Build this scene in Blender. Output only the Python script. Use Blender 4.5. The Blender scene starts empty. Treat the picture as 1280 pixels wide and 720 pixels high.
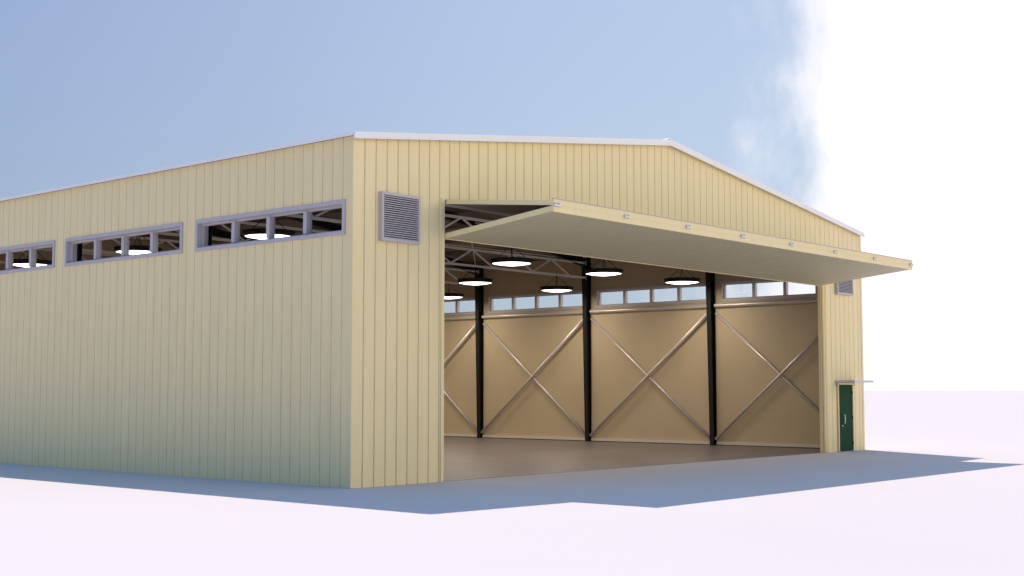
import bpy, bmesh, math, random
from mathutils import Vector, Matrix
random.seed(4)
rad = math.radians
scene = bpy.context.scene
C = scene.collection

# ---------------------------------------------------------------- camera
cam = bpy.data.cameras.new("camera"); camo = bpy.data.objects.new("camera", cam); C.objects.link(camo)
cam.sensor_width = 36; cam.lens = 1641.4/1280*36
cam.clip_start = .1; cam.clip_end = 20000
camo.location = (-17.543, -19.384, 1.924)
camo.rotation_euler = (rad(90+4.448), 0, rad(-49.099))
scene.camera = camo
scene.render.resolution_x = 1024; scene.render.resolution_y = 576

# ---------------------------------------------------------------- light
SUN_DIR = Vector((2.70, 4.80, 7.0)).normalized()
SUN_EL = math.asin(SUN_DIR.z); SUN_AZ = math.atan2(SUN_DIR.x, SUN_DIR.y)
world = bpy.data.worlds.new("World"); scene.world = world; world.use_nodes = True
nt = world.node_tree; N = nt.nodes; L = nt.links; N.clear()
wo = N.new('ShaderNodeOutputWorld'); bg = N.new('ShaderNodeBackground')
sky = N.new('ShaderNodeTexSky'); sky.sky_type = 'NISHITA'; sky.sun_disc = False
sky.sun_elevation = SUN_EL; sky.sun_rotation = SUN_AZ
sky.air_density = 1.6; sky.dust_density = 1.0; sky.ozone_density = 2.2; sky.altitude = 0
SKY_STRENGTH = .108
bg.inputs['Strength'].default_value = SKY_STRENGTH
def mathn(op, a, b=None, c=None, tree=None):
    t = tree or nt
    n = t.nodes.new('ShaderNodeMath'); n.operation = op
    for i, v in enumerate((a, b, c)):
        if v is None: continue
        if isinstance(v, (int, float)): n.inputs[i].default_value = v
        else: t.links.new(v, n.inputs[i])
    return n.outputs[0]
def smooth(v, a, b, tree=None):
    t = tree or nt
    n = t.nodes.new('ShaderNodeMapRange'); n.interpolation_type = 'SMOOTHSTEP'
    t.links.new(v, n.inputs[0]); n.inputs[1].default_value = a; n.inputs[2].default_value = b
    return n.outputs[0]
tc = N.new('ShaderNodeTexCoord'); sep = N.new('ShaderNodeSeparateXYZ'); L.new(tc.outputs['Generated'], sep.inputs[0])
X, Y, Z = sep.outputs
az = mathn('ARCTAN2', X, Y)                      # compass bearing of the view direction
noi = N.new('ShaderNodeTexNoise'); noi.inputs['Scale'].default_value = 4.6; noi.inputs['Detail'].default_value = 7; noi.inputs['Roughness'].default_value = .55
mp = N.new('ShaderNodeMapping'); mp.inputs['Scale'].default_value = (1.9, 1.9, .95); mp.inputs['Location'].default_value = (.3, 1.7, .4)
L.new(tc.outputs['Generated'], mp.inputs[0]); L.new(mp.outputs[0], noi.inputs['Vector'])
nz = mathn('SUBTRACT', noi.outputs[0], .5)
# the cloud bank in the east: bearing + ragged edge
edge = mathn('ADD', az, mathn('MULTIPLY', nz, .24))
edge = mathn('ADD', edge, mathn('MULTIPLY', smooth(Z, .26, .07), .06))
bank = smooth(edge, rad(61.2), rad(64.8))
wisp = mathn('MULTIPLY', smooth(edge, rad(59.2), rad(62.6)), smooth(nz, -.15, .12))
bank = mathn('MAXIMUM', bank, mathn('MULTIPLY', wisp, .85))
noi2 = N.new('ShaderNodeTexNoise'); noi2.inputs['Scale'].default_value = 2.0; noi2.inputs['Detail'].default_value = 4
L.new(tc.outputs['Generated'], noi2.inputs['Vector'])
far = mathn('MULTIPLY', smooth(mathn('ABSOLUTE', az), rad(170), rad(140)), 1.0)
bank = mathn('MULTIPLY', mathn('MULTIPLY', bank, far), smooth(Z, .40, .28))
veil = mathn('ADD', mathn('MULTIPLY', noi2.outputs[0], .10), .72)
# thin high haze, paler towards the cloud bank
vcol = N.new('ShaderNodeMix'); vcol.data_type = 'RGBA'
L.new(smooth(az, rad(15), rad(66)), vcol.inputs['Factor'])
vcol.inputs['A'].default_value = (1.9, 2.2, 3.9, 1); vcol.inputs['B'].default_value = (4.4, 5.0, 6.4, 1)
# deeper blue overhead
vcol2 = N.new('ShaderNodeMix'); vcol2.data_type = 'RGBA'
L.new(smooth(Z, .38, .70), vcol2.inputs['Factor']); L.new(vcol.outputs['Result'], vcol2.inputs['A']); vcol2.inputs['B'].default_value = (1.9, 4.4, 8.6, 1)
mixv = N.new('ShaderNodeMix'); mixv.data_type = 'RGBA'
L.new(veil, mixv.inputs['Factor']); tint = N.new('ShaderNodeMix'); tint.data_type = 'RGBA'; tint.blend_type = 'MULTIPLY'; tint.inputs['Factor'].default_value = 1
L.new(sky.outputs[0], tint.inputs['A']); tint.inputs['B'].default_value = (.85, 1.05, 1.25, 1)
L.new(tint.outputs['Result'], mixv.inputs['A']); L.new(vcol2.outputs['Result'], mixv.inputs['B'])
mixc = N.new('ShaderNodeMix'); mixc.data_type = 'RGBA'
L.new(bank, mixc.inputs['Factor']); L.new(mixv.outputs['Result'], mixc.inputs['A']); mixc.inputs['B'].default_value = (9.6, 9.25, 9.6, 1)
# unseen warm sky patch added low behind the camera to light the front wall
south_fill = mathn('MULTIPLY', smooth(mathn('ABSOLUTE', mathn('SUBTRACT', az, rad(136))), rad(50), rad(32)), smooth(Z, .66, .46))
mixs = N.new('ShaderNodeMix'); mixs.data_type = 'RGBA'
L.new(south_fill, mixs.inputs['Factor']); L.new(mixc.outputs['Result'], mixs.inputs['A']); mixs.inputs['B'].default_value = (15, 13.0, 10.6, 1)
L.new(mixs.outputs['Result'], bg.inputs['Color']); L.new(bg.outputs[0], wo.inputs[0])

sl = bpy.data.lights.new("sun", 'SUN'); so = bpy.data.objects.new("sun", sl); C.objects.link(so)
sl.energy = 5.0; sl.angle = rad(.5); sl.color = (1, .85, .74)
so.rotation_euler = (-SUN_DIR).to_track_quat('-Z', 'Y').to_euler(); so.location = (10, 10, 40)
scene.view_settings.view_transform = 'Standard'; scene.view_settings.look = 'None'
scene.view_settings.exposure = 0.1; scene.view_settings.gamma = 1
LAMP_POWER = 66

# ---------------------------------------------------------------- materials
def mat(name, col, rough=.5, metal=0, var=0, vscale=2.0, streak=None, bump=0, bscale=20, spec=.5):
    m = bpy.data.materials.new(name); m.use_nodes = True
    t = m.node_tree; b = t.nodes['Principled BSDF']
    b.inputs['Base Color'].default_value = (*col, 1); b.inputs['Roughness'].default_value = rough
    b.inputs['Metallic'].default_value = metal; b.inputs['Specular IOR Level'].default_value = spec
    co = t.nodes.new('ShaderNodeTexCoord'); mpn = t.nodes.new('ShaderNodeMapping')
    t.links.new(co.outputs['Object'], mpn.inputs[0])
    if streak: mpn.inputs['Scale'].default_value = streak
    if var:
        n = t.nodes.new('ShaderNodeTexNoise'); n.inputs['Scale'].default_value = vscale; n.inputs['Detail'].default_value = 6; n.inputs['Roughness'].default_value = .6
        t.links.new(mpn.outputs[0], n.inputs['Vector'])
        mr = t.nodes.new('ShaderNodeMapRange'); t.links.new(n.outputs[0], mr.inputs[0])
        mr.inputs[1].default_value = .25; mr.inputs[2].default_value = .75
        mr.inputs[3].default_value = 1-var; mr.inputs[4].default_value = 1+var*.6
        mx = t.nodes.new('ShaderNodeMix'); mx.data_type = 'RGBA'; mx.blend_type = 'MULTIPLY'; mx.inputs['Factor'].default_value = 1
        mx.inputs['A'].default_value = (*col, 1); t.links.new(mr.outputs[0], mx.inputs['B'])
        t.links.new(mx.outputs['Result'], b.inputs['Base Color'])
        rr = t.nodes.new('ShaderNodeMapRange'); t.links.new(n.outputs[0], rr.inputs[0])
        rr.inputs[3].default_value = max(0, rough-.1); rr.inputs[4].default_value = min(1, rough+.12)
        t.links.new(rr.outputs[0], b.inputs['Roughness'])
    if bump:
        n2 = t.nodes.new('ShaderNodeTexNoise'); n2.inputs['Scale'].default_value = bscale; n2.inputs['Detail'].default_value = 4
        t.links.new(mpn.outputs[0], n2.inputs['Vector'])
        bn = t.nodes.new('ShaderNodeBump'); bn.inputs['Strength'].default_value = bump; bn.inputs['Distance'].default_value = .01
        t.links.new(n2.outputs[0], bn.inputs['Height']); t.links.new(bn.outputs[0], b.inputs['Normal'])
    return m
M = {}
M['siding'] = mat('cream_siding', (.91, .75, .405), .55, var=.06, vscale=1.6, streak=(2.5, 2.5, .22), bump=.08, bscale=3)
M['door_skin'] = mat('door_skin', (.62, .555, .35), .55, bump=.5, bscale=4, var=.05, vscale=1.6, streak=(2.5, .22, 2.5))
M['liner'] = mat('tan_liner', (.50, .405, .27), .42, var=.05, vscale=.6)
M['groove'] = mat('seam_gap', (.40, .31, .18), .7)
M['white'] = mat('white_trim', (.90, .885, .87), .45, var=.03, vscale=3)
M['frame'] = mat('lilac_grey_frame', (.52, .48, .49), .45, var=.04, vscale=4)
M['steel'] = mat('painted_steel', (.82, .78, .75), .34, metal=.0, var=.08, vscale=3)
M['brace'] = mat('galvanised_steel', (.62, .57, .54), .36, metal=.35)
M['black'] = mat('black_steel', (.008, .008, .009), .55, spec=.3)
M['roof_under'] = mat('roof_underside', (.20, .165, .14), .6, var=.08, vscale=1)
M['green'] = mat('green_paint', (.004, .055, .024), .55, var=.06, vscale=5, spec=.06)
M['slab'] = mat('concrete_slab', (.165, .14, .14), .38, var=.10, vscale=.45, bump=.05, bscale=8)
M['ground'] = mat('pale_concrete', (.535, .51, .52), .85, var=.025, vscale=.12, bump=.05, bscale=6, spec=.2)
M['canopy_paint'] = mat('canopy_paint', (.66, .63, .66), .45, var=.04, vscale=4)
M['rail_paint'] = mat('rail_paint', (.62, .57, .52), .4, var=.05)
M['rail_gap_shade'] = mat('rail_gap_shade', (.03, .03, .03), .7)
M['dark'] = mat('louvre_gap_shade', (.012, .011, .012), .8)
m = bpy.data.materials.new('clear_glass'); m.use_nodes = True; t = m.node_tree; t.nodes.clear()
o = t.nodes.new('ShaderNodeOutputMaterial'); tr = t.nodes.new('ShaderNodeBsdfTransparent'); gl = t.nodes.new('ShaderNodeBsdfGlossy'); gl.inputs['Roughness'].default_value = 0
tr.inputs[0].default_value = (.93, .95, .96, 1)
fr = t.nodes.new('ShaderNodeFresnel'); fr.inputs[0].default_value = 1.03; mx = t.nodes.new('ShaderNodeMixShader')
t.links.new(fr.outputs[0], mx.inputs[0]); t.links.new(tr.outputs[0], mx.inputs[1]); t.links.new(gl.outputs[0], mx.inputs[2]); t.links.new(mx.outputs[0], o.inputs[0])
M['glass'] = m
m = bpy.data.materials.new('lamp_diffuser'); m.use_nodes = True; b = m.node_tree.nodes['Principled BSDF']
b.inputs['Base Color'].default_value = (.9, .9, .9, 1); b.inputs['Emission Color'].default_value = (1, .93, .82, 1); b.inputs['Emission Strength'].default_value = 5
M['glow'] = m

# ---------------------------------------------------------------- mesh helpers
def link(name, bm, mats, parent=None, smooth_=False, loc=None):
    me = bpy.data.meshes.new(name)
    bmesh.ops.recalc_face_normals(bm, faces=bm.faces[:]) if not getattr(bm, '_keep', False) else None
    bm.to_mesh(me); bm.free()
    if not isinstance(mats, (list, tuple)): mats = [mats]
    for k in mats: me.materials.append(M[k] if isinstance(k, str) else k)
    if smooth_:
        for p in me.polygons: p.use_smooth = True
    ob = bpy.data.objects.new(name, me); C.objects.link(ob)
    if parent: ob.parent = parent
    if loc: ob.location = loc
    return ob
def tag(o, label=None, cat=None, group=None, kind=None):
    for k, v in (('label', label), ('category', cat), ('group', group), ('kind', kind)):
        if v: o[k] = v
    return o
def box(bm, x0, x1, y0, y1, z0, z1, mi=0):
    v = [bm.verts.new(p) for p in ((x0,y0,z0),(x1,y0,z0),(x1,y1,z0),(x0,y1,z0),(x0,y0,z1),(x1,y0,z1),(x1,y1,z1),(x0,y1,z1))]
    for f in ((3,2,1,0),(4,5,6,7),(0,1,5,4),(1,2,6,5),(2,3,7,6),(3,0,4,7)):
        bm.faces.new([v[i] for i in f]).material_index = mi
def prism(bm, pts, d, mi=0):
    """polygon pts (3D, planar) extruded by vector d"""
    d = Vector(d); a = [bm.verts.new(p) for p in pts]; b_ = [bm.verts.new(Vector(p)+d) for p in pts]
    n = len(pts)
    bm.faces.new(a[::-1]).material_index = mi; bm.faces.new(b_).material_index = mi
    for i in range(n): bm.faces.new((a[i], a[(i+1)%n], b_[(i+1)%n], b_[i])).material_index = mi
def bar(bm, p0, p1, w, h, up=(0,0,1), mi=0):
    """rectangular bar between two points; w across, h along up"""
    p0 = Vector(p0); p1 = Vector(p1); d = (p1-p0).normalized(); u = Vector(up); s = d.cross(u).normalized(); u = s.cross(d).normalized()
    prism(bm, [p0+s*a*w/2+u*b_*h/2 for a, b_ in ((-1,-1),(1,-1),(1,1),(-1,1))], p1-p0, mi)
def tube(bm, p0, p1, r, n=10, mi=0, r2=None):
    p0 = Vector(p0); p1 = Vector(p1); d = (p1-p0).normalized(); u = Vector((0,0,1)) if abs(d.z) < .9 else Vector((1,0,0))
    s = d.cross(u).normalized(); u = s.cross(d); r2 = r if r2 is None else r2
    A = [bm.verts.new(p0+(s*math.cos(a)+u*math.sin(a))*r) for a in [2*math.pi*i/n for i in range(n)]]
    B = [bm.verts.new(p1+(s*math.cos(a)+u*math.sin(a))*r2) for a in [2*math.pi*i/n for i in range(n)]]
    bm.faces.new(A[::-1]).material_index = mi; bm.faces.new(B).material_index = mi
    for i in range(n): bm.faces.new((A[i], A[(i+1)%n], B[(i+1)%n], B[i])).material_index = mi
NB = bmesh.new

# ---------------------------------------------------------------- dimensions (metres)
W, EAVE, RIDGE, LEN, BAY = 22.27, 7.0, 8.44, 27.5, 5.5
TH = .25; CX = W/2
def roofz(x): return EAVE+(RIDGE-EAVE)*(1-abs(x-CX)/CX)
OX0, OX1, OZ = 2.61, 19.5, 6.0        # the big door opening
PITCH, GW, GD = .3093, .03, .022      # siding module, seam width, seam depth

def wall_sheet(length, topf, openings, place, GW=.034, GD=.03, seam=2):
    """ribbed outer skin + flat liner + reveals, with rectangular openings (u0,u1,z0,z1).
    place(u, depth, z) -> world; depth 0 = outer face, positive inwards."""
    bm = NB()
    bps = {0.0, length, length/2}
    prof = {}
    k = 1
    while k*PITCH < length-.1:
        u = k*PITCH
        for a, d in ((u-GW/2, 0), (u-GW/5, GD), (u+GW/5, GD), (u+GW/2, 0)):
            prof[round(a, 5)] = d
        k += 1
    bps |= set(prof)
    for o_ in openings: bps |= {o_[0], o_[1]}
    bps = sorted(bps)
    keys = sorted(prof)
    def depth(u):
        import bisect
        i = bisect.bisect(keys, u)
        if i == 0 or i == len(keys): return 0
        a, b_ = keys[i-1], keys[i]
        if abs(u-a) < 1e-6: return prof[a]
        return prof[a]+(prof[b_]-prof[a])*(u-a)/(b_-a)
    def quad(ps, mi):
        bm.faces.new([bm.verts.new(p) for p in ps]).material_index = mi
    for a, b_ in zip(bps[:-1], bps[1:]):
        if b_-a < 1e-5: continue
        mid = (a+b_)/2
        segs = [(0, None)]
        for (u0, u1, z0, z1) in sorted(openings, key=lambda q: q[2]):
            if u0-1e-6 <= mid <= u1+1e-6:
                last = segs.pop(); 
                if z0 > last[0]+1e-4: segs.append((last[0], z0))
                segs.append((z1, None))
        da, db = depth(a), depth(b_)
        mi = seam if (da > GD*.9 and db > GD*.9) else 0
        for (z0, z1) in segs:
            ta = topf(a) if z1 is None else z1; tb = topf(b_) if z1 is None else z1
            quad([place(a, da, z0), place(b_, db, z0), place(b_, db, tb), place(a, da, ta)], mi)
            quad([place(a, TH, z0), place(b_, TH, z0), place(b_, TH, tb), place(a, TH, ta)], 1)
    for (u0, u1, z0, z1) in openings:
        zz = max(z0, 0)
        quad([place(u0, 0, zz), place(u0, TH, zz), place(u0, TH, z1), place(u0, 0, z1)], 0)
        quad([place(u1, 0, zz), place(u1, TH, zz), place(u1, TH, z1), place(u1, 0, z1)], 0)
        quad([place(u0, 0, z1), place(u1, 0, z1), place(u1, TH, z1), place(u0, TH, z1)], 0)
        if z0 > 0: quad([place(u0, 0, z0), place(u1, 0, z0), place(u1, TH, z0), place(u0, TH, z0)], 0)
    bmesh.ops.remove_doubles(bm, verts=bm.verts[:], dist=1e-4)
    return bm

# ---------------------------------------------------------------- ground
bm = NB()
R = 9000
# one sheet to the horizon, finer near the hangar
for ring0, ring1 in ((0, 60), (60, 400), (400, R)):
    n = 32
    for i in range(n):
        a0, a1 = 2*math.pi*i/n, 2*math.pi*(i+1)/n
        ps = []
        if ring0 == 0: ps = [(CX, 8, 0)]
        else: ps = [(CX+ring0*math.cos(a1), 8+ring0*math.sin(a1), 0), (CX+ring0*math.cos(a0), 8+ring0*math.sin(a0), 0)]
        ps += [(CX+ring1*math.cos(a0), 8+ring1*math.sin(a0), 0), (CX+ring1*math.cos(a1), 8+ring1*math.sin(a1), 0)]
        bm.faces.new([bm.verts.new(p) for p in ps])
bmesh.ops.remove_doubles(bm, verts=bm.verts[:], dist=1e-3)
g = link('ground', bm, 'ground'); tag(g, 'pale sunlit concrete apron reaching the horizon', 'ground', kind='structure')
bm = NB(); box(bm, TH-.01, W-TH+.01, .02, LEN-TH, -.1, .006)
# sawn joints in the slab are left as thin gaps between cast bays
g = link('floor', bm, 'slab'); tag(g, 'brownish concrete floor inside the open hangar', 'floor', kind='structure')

# ---------------------------------------------------------------- hangar
H = bpy.data.objects.new('hangar', None); C.objects.link(H); H.empty_display_size = 2
tag(H, 'cream ribbed metal aircraft hangar with its wide bifold door folded open', 'hangar')
def child(o_, label=None):
    if label: o_['label'] = label
    return o_

# walls
SD0, SD1 = 20.47, 21.42     # service door
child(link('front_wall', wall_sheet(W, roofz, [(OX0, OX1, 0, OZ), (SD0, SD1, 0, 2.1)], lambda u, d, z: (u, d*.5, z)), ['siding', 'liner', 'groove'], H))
WZ0, WZ1 = 5.10, 5.655
bays = [(.29+BAY*k, 5.13+BAY*k) for k in range(5)]
wins = [(a, b_, WZ0, WZ1) for a, b_ in bays]
eave = lambda u: EAVE
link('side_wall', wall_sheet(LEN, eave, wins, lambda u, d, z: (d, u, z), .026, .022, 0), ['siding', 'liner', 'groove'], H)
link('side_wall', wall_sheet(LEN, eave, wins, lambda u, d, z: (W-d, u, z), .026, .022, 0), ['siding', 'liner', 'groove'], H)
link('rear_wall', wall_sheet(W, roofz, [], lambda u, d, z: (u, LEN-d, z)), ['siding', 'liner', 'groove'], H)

# corner flashing and jamb trims
bm = NB()
for x0, x1, x in ((-.012, .10, -.012), (W-.10, W+.012, W-.023)):
    bm = NB(); prism(bm, [(x0, -.012, .01), (x1, -.012, .01), (x1, .035, .01)]+([(x+.035, .035, .01), (x+.035, .11, .01), (x, .11, .01)] if x < 1 else [(x1, .11, .01), (x, .11, .01), (x, .035, .01), (x0, .035, .01)]), (0, 0, EAVE-.10)) if x < 1 else prism(bm, [(x0, -.012, .01), (x1, -.012, .01), (x1, .11, .01), (x, .11, .01), (x, .035, .01), (x0, .035, .01)], (0, 0, EAVE-.10))
    link('corner_trim', bm, 'siding', H)
for x0, x1 in ((OX0-.002, OX0+.05), (OX1-.05, OX1+.002)):
    pass
bm = NB(); box(bm, OX1, OX1+.20, -.035, -.001, .01, OZ+.02); box(bm, OX1+.03, OX1+.06, -.05, -.0355, .01, OZ+.02)
box(bm, OX1+.14, OX1+.17, -.05, -.0355, .01, OZ+.02)
link('door_jamb', bm, 'siding', H)
bm = NB(); box(bm, OX0-.09, OX0, -.02, -.001, .01, OZ+.02)
link('door_jamb', bm, 'siding', H)

# roof
bm = NB(); OV = .07
for s in (0, 1):
    xa, xb = (-OV, CX) if s == 0 else (CX, W+OV)
    za, zb = (roofz(0)-OV*.129, RIDGE) if s == 0 else (RIDGE, roofz(W)-OV*.129)
    # underside, top
    y0, y1 = -OV, LEN+OV
    t0, t1 = .004, .075
    P = [(xa,y0,za+t0),(xb,y0,zb+t0),(xb,y0,zb+t1),(xa,y0,za+t1)]
    Q = [(x, y1, z) for x, _, z in P]
    def f_(ps, mi): bm.faces.new([bm.verts.new(p) for p in ps]).material_index = mi
    f_([P[0],P[1],Q[1],Q[0]], 1); f_([P[3],P[2],Q[2],Q[3]], 0); f_(P, 0); f_(Q, 0)
    if s == 0: f_([P[0],P[3],Q[3],Q[0]], 0)
    else: f_([P[1],P[2],Q[2],Q[1]], 0)
bmesh.ops.remove_doubles(bm, verts=bm.verts[:], dist=1e-4)
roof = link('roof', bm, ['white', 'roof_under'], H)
bm = NB()   # standing seams on top
x = .3
while x < W:
    pass; break
yy = .4
while yy < LEN:
    for xa, xb in ((.35, CX-.06), (CX+.06, W-.35)):
        ex = lambda x_: roofz(min(max(x_, 0), W))-(OV*.129 if (x_ < 0 or x_ > W) else 0)+.09
        bar(bm, (xa, yy, ex(xa)), (xb, yy, ex(xb)), .03, .05)
    yy += .6
link('seam', bm, 'white', roof)
bm = NB(); prism(bm, [(CX-.22, -OV, RIDGE+.05), (CX, -OV, RIDGE+.115), (CX+.22, -OV, RIDGE+.05), (CX+.22, -OV, RIDGE+.065), (CX, -OV, RIDGE+.13), (CX-.22, -OV, RIDGE+.065)], (0, LEN+2*OV, 0))
link('ridge_cap', bm, 'white', roof)
# gable fascia
bm = NB()
for xa, xb in ((-OV-.004, CX), (CX, W+OV+.004)):
    za = roofz(max(xa, 0)) if xa < 1 else RIDGE; zb = RIDGE if xb < CX+1 else EAVE
    prism(bm, [(xa, -.115, za-.075), (xb, -.115, zb-.075), (xb, -.115, zb+.088), (xa, -.115, za+.088 if xa > 0 else za+.055)] if xa < 1 else
              [(xa, -.115, za-.075), (xb, -.115, zb-.075), (xb, -.115, zb+.055), (xa, -.115, za+.088)], (0, .042, 0))
link('gable_fascia', bm, 'white', roof)
for x0, x1 in ((-OV-.02, -OV-.003), (W+OV+.006, W+OV+.022)):
    bm = NB(); box(bm, x0, x1, -.07, LEN+.07, EAVE-.01, EAVE+.068); link('eaves_trim', bm, 'white', roof)

# louvre vents
def vent(x0, x1, z0, z1):
    bm = NB(); y0, y1 = -.10, -.001; w = .055
    box(bm, x0, x1, y0, y1, z0, z0+w); box(bm, x0, x1, y0, y1, z1-w, z1)
    box(bm, x0, x0+w, y0, y1, z0+w, z1-w); box(bm, x1-w, x1, y0, y1, z0+w, z1-w)
    box(bm, x0+w, x1-w, -.012, -.002, z0+w, z1-w, 1)  # near-black backing puts the shade between the blades into colour
    v = link('louvre_vent', bm, ['frame', 'dark'], H)
    bm = NB(); n = 20; h = (z1-z0-2*w)/n
    for i in range(n):
        zb = z0+w+i*h
        prism(bm, [(x0+w+.001, -.088, zb+.004), (x0+w+.001, -.088, zb+.020), (x0+w+.001, -.050, zb+h*.62+.012), (x0+w+.001, -.050, zb+h*.62)], (x1-x0-2*w-.002, 0, 0))
    link('blade', bm, 'frame', v)
vent(.70, 1.80, 4.95, 5.95)
vent(20.42, 21.50, 4.95, 5.95)

# windows in the side walls
def window(side, y0, y1):
    sx = (lambda d: d) if side == 0 else (lambda d: W-d)
    def bx(bm, d0, d1, a, b_, c, d): 
        xa, xb = sorted((sx(d0), sx(d1))); box(bm, xa, xb, a, b_, c, d)
    bm = NB(); w = .075
    bx(bm, -.035, .004, y0-w, y1+w, WZ0-w, WZ0+.003); bx(bm, -.035, .004, y0-w, y1+w, WZ1-.003, WZ1+w)
    bx(bm, -.035, .004, y0-w, y0+.003, WZ0+.0035, WZ1-.0035); bx(bm, -.035, .004, y1-.003, y1+w, WZ0+.0035, WZ1-.0035)
    # lining of the reveal
    bx(bm, .0045, TH+.01, y0+.0015, y1-.0015, WZ0+.0015, WZ0+.012); bx(bm, .0045, TH+.01, y0+.0015, y1-.0015, WZ1-.012, WZ1-.0015)
    bx(bm, .0045, TH+.01, y0+.0015, y0+.012, WZ0+.0125, WZ1-.0125); bx(bm, .0045, TH+.01, y1-.012, y1-.0015, WZ0+.0125, WZ1-.0125)
    bx(bm, TH+.0105, TH+.03, y0-w, y1+w, WZ0-w, WZ0); bx(bm, TH+.0105, TH+.03, y0-w, y1+w, WZ1, WZ1+w)
    wd = link('window', bm, 'frame', H)
    bm = NB(); f = .05; a0, a1, b0, b1 = y0+.0125, y1-.0125, WZ0+.0125, WZ1-.0125
    d0, d1 = .09, .17
    bx(bm, d0, d1, a0, a1, b0, b0+.03); bx(bm, d0, d1, a0, a1, b1-f*.8, b1)
    bx(bm, d0, d1, a0, a0+f, b0+.03, b1-f*.8); bx(bm, d0, d1, a1-f, a1, b0+.03, b1-f*.8)
    link('sash', bm, 'frame', wd)
    for k in (1, 2, 3):
        m_ = a0+(a1-a0)*k/4
        bm = NB(); bx(bm, .03, .18, m_-.055, m_+.055, b0+.0305, b1-f*.8-.0005); link('mullion', bm, 'frame', wd)
    bm = NB(); xs = sx(.125)
    for k in range(4):
        p0 = a0+(a1-a0)*k/4+.05; p1 = a0+(a1-a0)*(k+1)/4-.05
        bx(bm, .122, .128, p0, p1, b0+.025, b1-f*.8+.005)
    link('pane', bm, 'glass', wd)
for y0, y1 in bays:
    window(0, y0, y1); window(1, y0, y1)

# portal frames: tapered column, rafter; lattice truss below the rafter
frames = [BAY*k for k in range(1, 5)]
for fy in frames:
    for s in (0, 1):
        sx = (lambda d: d) if s == 0 else (lambda d: W-d)
        bm = NB(); zt = roofz(.3)-.02; i0 = TH+.003
        # outer flange, tapered web, inner flange
        def pr(ps, y0, y1): prism(bm, [(sx(a), y0, z) for a, z in ps], (0, y1-y0, 0))
        pr([(i0, 0.007), (i0+.02, 0.007), (i0+.02, zt), (i0, zt)], fy-.085, fy+.085)
        pr([(i0+.0205, 0.007), (i0+.17, 0.007), (i0+.34, zt-.1), (i0+.0205, zt-.1)], fy-.008, fy+.008)
        pr([(i0+.1705, 0.007), (i0+.195, 0.007), (i0+.365, zt-.1), (i0+.3405, zt-.1)], fy-.085, fy+.085)
        pr([(i0+.0205, 0.007), (i0+.17, 0.007), (i0+.17, .03), (i0+.0205, .03)], fy-.10, fy-.009)
        link('column', bm, 'black', H)
        # rafter half: haunched I section under the purlins
        bm = NB()
        def zr(x_): return roofz(x_)-.125
        xa, xh, xc = i0+.375, 3.6, CX-.0005
        def rp(ps, y0, y1): prism(bm, [(sx(a), y0, z) for a, z in ps], (0, y1-y0, 0))
        rp([(xa, zr(xa)), (xc, zr(xc)), (xc, zr(xc)-.015), (xa, zr(xa)-.015)], fy-.09, fy+.09)
        rp([(xa, zr(xa)-.0155), (xc, zr(xc)-.0155), (xc, zr(xc)-.26), (xh, zr(xh)-.26), (xa, zr(xa)-.34)], fy-.006, fy+.006)
        rp([(xa, zr(xa)-.3405), (xh, zr(xh)-.2605), (xc, zr(xc)-.2605), (xc, zr(xc)-.2755), (xh, zr(xh)-.2755), (xa, zr(xa)-.3555)], fy-.09, fy+.09)
        link('rafter', bm, 'black', H)
    # truss
    bm = NB(); zb, zt2 = 6.17, 6.72; x0, x1 = TH+.34, W-TH-.34
    bar(bm, (x0, fy-.03, zt2), (x1, fy-.03, zt2), .08, .07); bar(bm, (x0, fy-.03, zb), (x1, fy-.03, zb), .09, .07)
    P_ = 2.14
    tops = [CX+P_*k for k in range(-4, 5)]
    for tx in tops:
        for sg in (-1, 1):
            bxx = tx+sg*P_/2
            if x0 < bxx < x1:
                bar(bm, (tx+sg*.07, fy-.03, zt2-.036), (bxx-sg*.03, fy-.03, zb+.036), .05, .045, up=(0, 1, 0))
            if x0 < bxx < x1 and sg == 1 or tx == tops[0]: pass
    for tx in (tops[0], tops[-1]):
        pass
    link('truss', bm, 'steel', H)
    for xx in (x0-.04, x1+.04):
        for zc in (zb, zt2):
            bm = NB(); box(bm, xx-.03, xx+.03, fy-.07, fy+.01, zc-.08, zc+.09); link('truss_bracket', bm, 'steel', H)
# purlins and roof rods
for k in range(-6, 7):
    xx = CX+k*1.72+ (0.12 if k == 0 else 0)
    zz = roofz(xx)-.062
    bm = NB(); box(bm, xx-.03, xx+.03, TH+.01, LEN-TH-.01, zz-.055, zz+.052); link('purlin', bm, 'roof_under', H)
for k in range(5):
    ya, yb = BAY*k+.15, BAY*(k+1)-.15
    for s in (0, 1):
        sx = (lambda d: d) if s == 0 else (lambda d: W-d)
        for (a, b_) in ((ya, yb), (yb, ya)):
            bm = NB(); tube(bm, (sx(.8), a, roofz(.8)-.20-(.04 if a < b_ else 0)), (sx(6.85), b_, roofz(6.85)-.20-(.04 if a < b_ else 0)), .018, 6)
            link('roof_brace', bm, 'steel', H)
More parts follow.
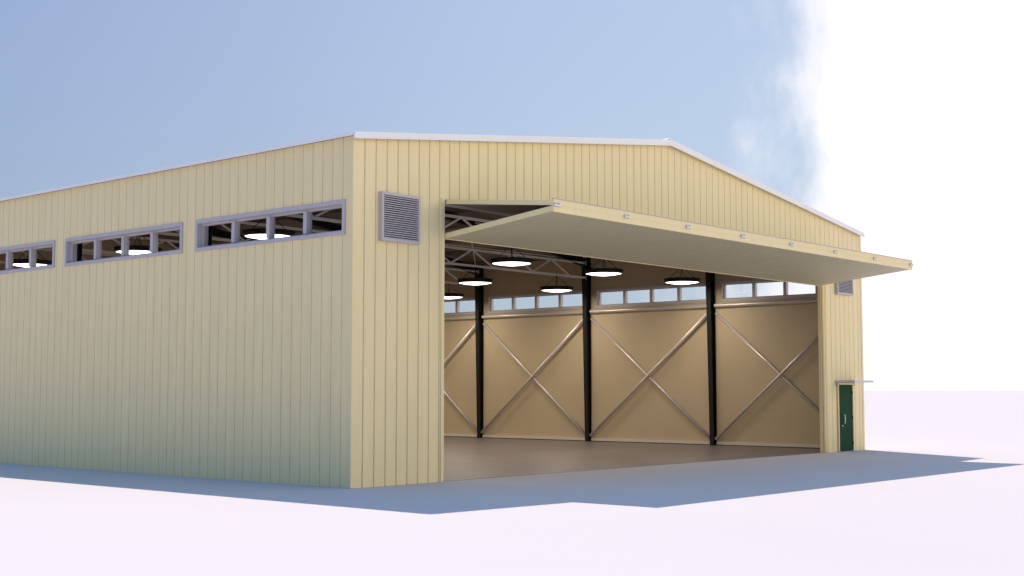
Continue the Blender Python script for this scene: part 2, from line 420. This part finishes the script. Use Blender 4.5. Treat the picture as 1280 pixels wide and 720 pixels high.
# wall girts, base rails, cross braces
for s in (0, 1):
    sx = (lambda d: d) if s == 0 else (lambda d: W-d)
    for k in range(5):
        ya, yb = BAY*k+(.13 if k else TH+.01), BAY*(k+1)-(.13 if k < 4 else TH+.01)
        def bx(bm, d0, d1, c, d, y0=ya, y1=yb):
            xa, xb = sorted((sx(d0), sx(d1))); box(bm, xa, xb, y0, y1, c, d)
        bm = NB(); bx(bm, TH+.002, TH+.09, 4.815, 4.955); tube(bm, (sx(TH+.10), ya+.001, 4.885), (sx(TH+.10), yb-.001, 4.885), .072, 20)
        link('girt', bm, 'brace', H)
        bm = NB(); bx(bm, TH+.002, TH+.10, .035, .13); link('base_rail', bm, 'rail_paint', H)
        bm = NB(); bx(bm, TH+.002, TH+.105, .0065, .034); link('base_gap_shade', bm, 'rail_gap_shade', H)  # black strip stands in for the shaded gap under the base rail
        z0, z1 = .22, 4.62
        for i, (a, b_) in enumerate(((BAY*k+.14, BAY*(k+1)-.14), (BAY*(k+1)-.14, BAY*k+.14))):
            a = max(a, TH+.02); b_ = max(b_, TH+.02)
            d_ = TH+.06+.10*i
            bm = NB()
            tube(bm, (sx(d_), a, z0), (sx(d_), b_, z1), .055, 16)
            ob = link('brace', bm, 'brace', H, True)
            for p in ob.data.polygons: p.use_smooth = len(p.vertices) == 4
        

# bifold door -------------------------------------------------------
DX0, DX1 = 2.645, 19.455
OUT = 2.97
bd = bpy.data.objects.new('bifold_door', None); C.objects.link(bd); bd.parent = H; bd.location = (0, 0, 0)
def leaf(pa, pb, th, ribs_down, name, mats):
    """slab between the edge lines pa, pb (y,z at its lower face), thickness th upwards, ribs run from pa to pb"""
    bm = NB()
    pa, pb = Vector((0, *pa)), Vector((0, *pb)); d = (pb-pa).normalized(); nrm = Vector((1, 0, 0)).cross(d).normalized()
    if nrm.z < 0: nrm = -nrm
    us = [DX0]; deps = [0]
    x = DX0+.25
    while x < DX1-.1:
        for a, q in ((x-.012, 0), (x-.005, .01), (x+.005, .01), (x+.012, 0)): us.append(a); deps.append(q)
        x += PITCH
    us.append(DX1); deps.append(0)
    def pt(u, p, h): return Vector((u, 0, 0))+p+nrm*h
    def q_(ps, mi=0): bm.faces.new([bm.verts.new(p) for p in ps]).material_index = mi
    for i in range(len(us)-1):
        a, b_, qa, qb = us[i], us[i+1], deps[i], deps[i+1]
        if ribs_down:
            q_([pt(a, pa, qa), pt(b_, pa, qb), pt(b_, pb, qb), pt(a, pb, qa)]); q_([pt(a, pa, th), pt(b_, pa, th), pt(b_, pb, th), pt(a, pb, th)], 1)
        else:
            q_([pt(a, pa, 0), pt(b_, pa, 0), pt(b_, pb, 0), pt(a, pb, 0)], 1); q_([pt(a, pa, th-qa), pt(b_, pa, th-qb), pt(b_, pb, th-qb), pt(a, pb, th-qa)])
        for p in (pa, pb):
            q_([pt(a, p, qa if ribs_down else 0), pt(b_, p, qb if ribs_down else 0), pt(b_, p, th-(0 if ribs_down else qb)), pt(a, p, th-(0 if ribs_down else qa))], 2)
    for u in (DX0, DX1): q_([pt(u, pa, 0), pt(u, pb, 0), pt(u, pb, th), pt(u, pa, th)], 2)
    bmesh.ops.remove_doubles(bm, verts=bm.verts[:], dist=1e-4)
    return link(name, bm, mats, bd)
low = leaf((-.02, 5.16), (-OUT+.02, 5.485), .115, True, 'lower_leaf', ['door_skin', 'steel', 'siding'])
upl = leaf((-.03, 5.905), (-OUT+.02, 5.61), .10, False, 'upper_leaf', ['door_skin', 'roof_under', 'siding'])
bm = NB(); box(bm, DX0-.01, DX1+.01, -OUT-.03, -OUT+.0185, 5.475, 5.608); link('edge_rail', bm, 'siding', low)
bm = NB(); box(bm, DX0-.01, DX1+.01, -OUT-.03, -OUT+.0185, 5.610, 5.735); link('edge_rail', bm, 'siding', upl)
bm = NB(); box(bm, DX0-.01, DX1+.01, -OUT-.045, -OUT+.03, 5.737, 5.75); link('drip_cap', bm, 'frame', upl)
bm = NB(); box(bm, DX0, DX1, -.016, .014, 5.145, 5.20); link('bottom_seal', bm, 'siding', low)
# stiffening ribs inside upper leaf, header angle
bm = NB(); box(bm, OX0+.01, OX1-.01, .02, .12, OZ-.12, OZ-.004); link('door_header', bm, 'frame', bd)
for x in [DX0+.09+i*(DX1-DX0-.18)/7 for i in range(8)]:
    bm = NB()
    box(bm, x-.10, x+.10, -OUT-.046, -OUT-.031, 5.58, 5.66, 1)
    tube(bm, (x-.105, -OUT-.062, 5.605), (x+.105, -OUT-.062, 5.605), .020, 10)
    for q in (-.08, .08):
        tube(bm, (x+q, -OUT-.052, 5.64), (x+q, -OUT-.060, 5.64), .012, 8)
    link('hinge', bm, ['white', 'frame'], bd)
for x in (OX0+.014, OX1-.03):
    bm = NB(); box(bm, x-.012, x+.016, .01, .10, .01, OZ-.125); link('guide_track', bm, 'siding', bd)

# service door ------------------------------------------------------
bm = NB(); w = .05
box(bm, SD0-w, SD0-.001, -.05, -.002, .01, 2.1+w); box(bm, SD1+.001, SD1+w, -.05, -.002, .01, 2.1+w); box(bm, SD0-.0005, SD1+.0005, -.05, -.002, 2.101, 2.1+w)
sf = link('door_frame', bm, 'siding', H)
bm = NB(); box(bm, SD0+.006, SD1-.006, -.018, .03, .015, 2.094)
sdoor = link('service_door', bm, 'green', H); sdoor['label'] = 'dark green steel service door'
bm = NB(); tube(bm, (20.80, -.075, .86), (20.80, -.075, 1.16), .017, 10)
for z in (.89, 1.13): tube(bm, (20.80, -.075, z), (20.80, -.0185, z), .012, 8)
link('handle', bm, 'white', sdoor, True)
bm = NB(); tube(bm, (20.72, -.0185, .80), (20.72, -.035, .80), .024, 12); link('lock', bm, 'white', sdoor)
bm = NB()
for z in (.25, 1.05, 1.85): tube(bm, (SD1-.004, -.03, z-.05), (SD1-.004, -.03, z+.05), .011, 8)
link('hinge', bm, 'green', sdoor)
bm = NB(); box(bm, 20.30, 21.62, -.67, -.001, 2.165, 2.23)
cn = link('door_canopy', bm, 'canopy_paint', H)
bm = NB()
for x in (20.36, 21.56): box(bm, x-.012, x+.012, -.04, -.0015, 2.06, 2.163)
link('bracket', bm, 'frame', cn)

# ---------------------------------------------------------------- pendant lamps
def make_lamp():
    root = bpy.data.objects.new('pendant_lamp', None); C.objects.link(root)
    # housing: finned dark disc; origin at the top hook
    bm = NB(); n = 40; prof = [(.0, -.47), (.30, -.47), (.50, -.455), (.585, -.445), (.60, -.455), (.60, -.585), (.572, -.585), (.572, -.555), (0, -.555)]
    rings = []
    for r, z in prof:
        if r == 0: rings.append([bm.verts.new((0, 0, z))]*n)
        else: rings.append([bm.verts.new((r*math.cos(2*math.pi*i/n), r*math.sin(2*math.pi*i/n), z)) for i in range(n)])
    for A, B in zip(rings[:-1], rings[1:]):
        for i in range(n):
            vs = []
            for v in (A[i], A[(i+1)%n], B[(i+1)%n], B[i]):
                if v not in vs: vs.append(v)
            bm.faces.new(vs)
    h = link('housing', bm, 'black', root)
    bm = NB()
    for i in range(40):
        a = 2*math.pi*i/40; c, s = math.cos(a), math.sin(a)
        bar(bm, (c*.30, s*.30, -.455), (c*.612, s*.612, -.48), .014, .06)
    link('cooling_fin', bm, 'black', h)
    bm = NB(); tube(bm, (0, 0, -.475), (0, 0, -.42), .08, 16); link('driver', bm, 'black', h)
    bm = NB(); rr = [(0, -.640), (.20, -.632), (.36, -.612), (.49, -.588), (.566, -.570)]
    rings = []
    for r, z in rr:
        if r == 0: rings.append([bm.verts.new((0, 0, z))]*n)
        else: rings.append([bm.verts.new((r*math.cos(2*math.pi*i/n), r*math.sin(2*math.pi*i/n), z)) for i in range(n)])
    for A, B in zip(rings[:-1], rings[1:]):
        for i in range(n):
            vs = []
            for v in (A[i], A[(i+1)%n], B[(i+1)%n], B[i]):
                if v not in vs: vs.append(v)
            bm.faces.new(vs)
    link('diffuser', bm, 'glow', root, True)
    bm = NB()
    for i in range(4):
        a = math.pi/4+i*math.pi/2
        tube(bm, (0, 0, -.03), (.5*math.cos(a), .5*math.sin(a), -.49), .009, 5)
    tube(bm, (0, 0, -.02), (0, 0, -.43), .007, 5)
    link('hanging_wire', bm, 'black', root)
    bm = NB(); box(bm, -.02, .02, -.03, .03, -.045, -.001); link('hook', bm, 'black', root)
    return root
lampdata = bpy.data.lights.new('lamp_light', 'AREA'); lampdata.shape = 'DISK'; lampdata.size = 1.0; lampdata.energy = LAMP_POWER; lampdata.color = (1, .85, .66)
proto = make_lamp()
first = True
col_words = ['nearest the left wall', 'second from the left wall', 'under the ridge', 'second from the right wall', 'nearest the right wall']
row_words = ['first truss', 'second truss', 'third truss', 'rearmost truss']
for j, fy in enumerate(frames):
    for i in range(5):
        if first: lp = proto; first = False
        else:
            lp = proto.copy(); C.objects.link(lp)
            for ch in list(proto.children):
                if ch.type == 'LIGHT': continue
                c = ch.copy(); C.objects.link(c); c.parent = lp
                for g2 in list(ch.children):
                    d = g2.copy(); C.objects.link(d); d.parent = c
        lp.location = (CX+(i-2)*4.44, fy-.03, 6.165)
        tag(lp, 'round black lamp %s, under the %s from the door' % (col_words[i], row_words[j]), 'lamp', 'round pendant lamps under the trusses')
        lo = bpy.data.objects.new('lamp_light', lampdata); C.objects.link(lo); lo.location = (CX+(i-2)*4.44, fy-.03, 6.165-.66)
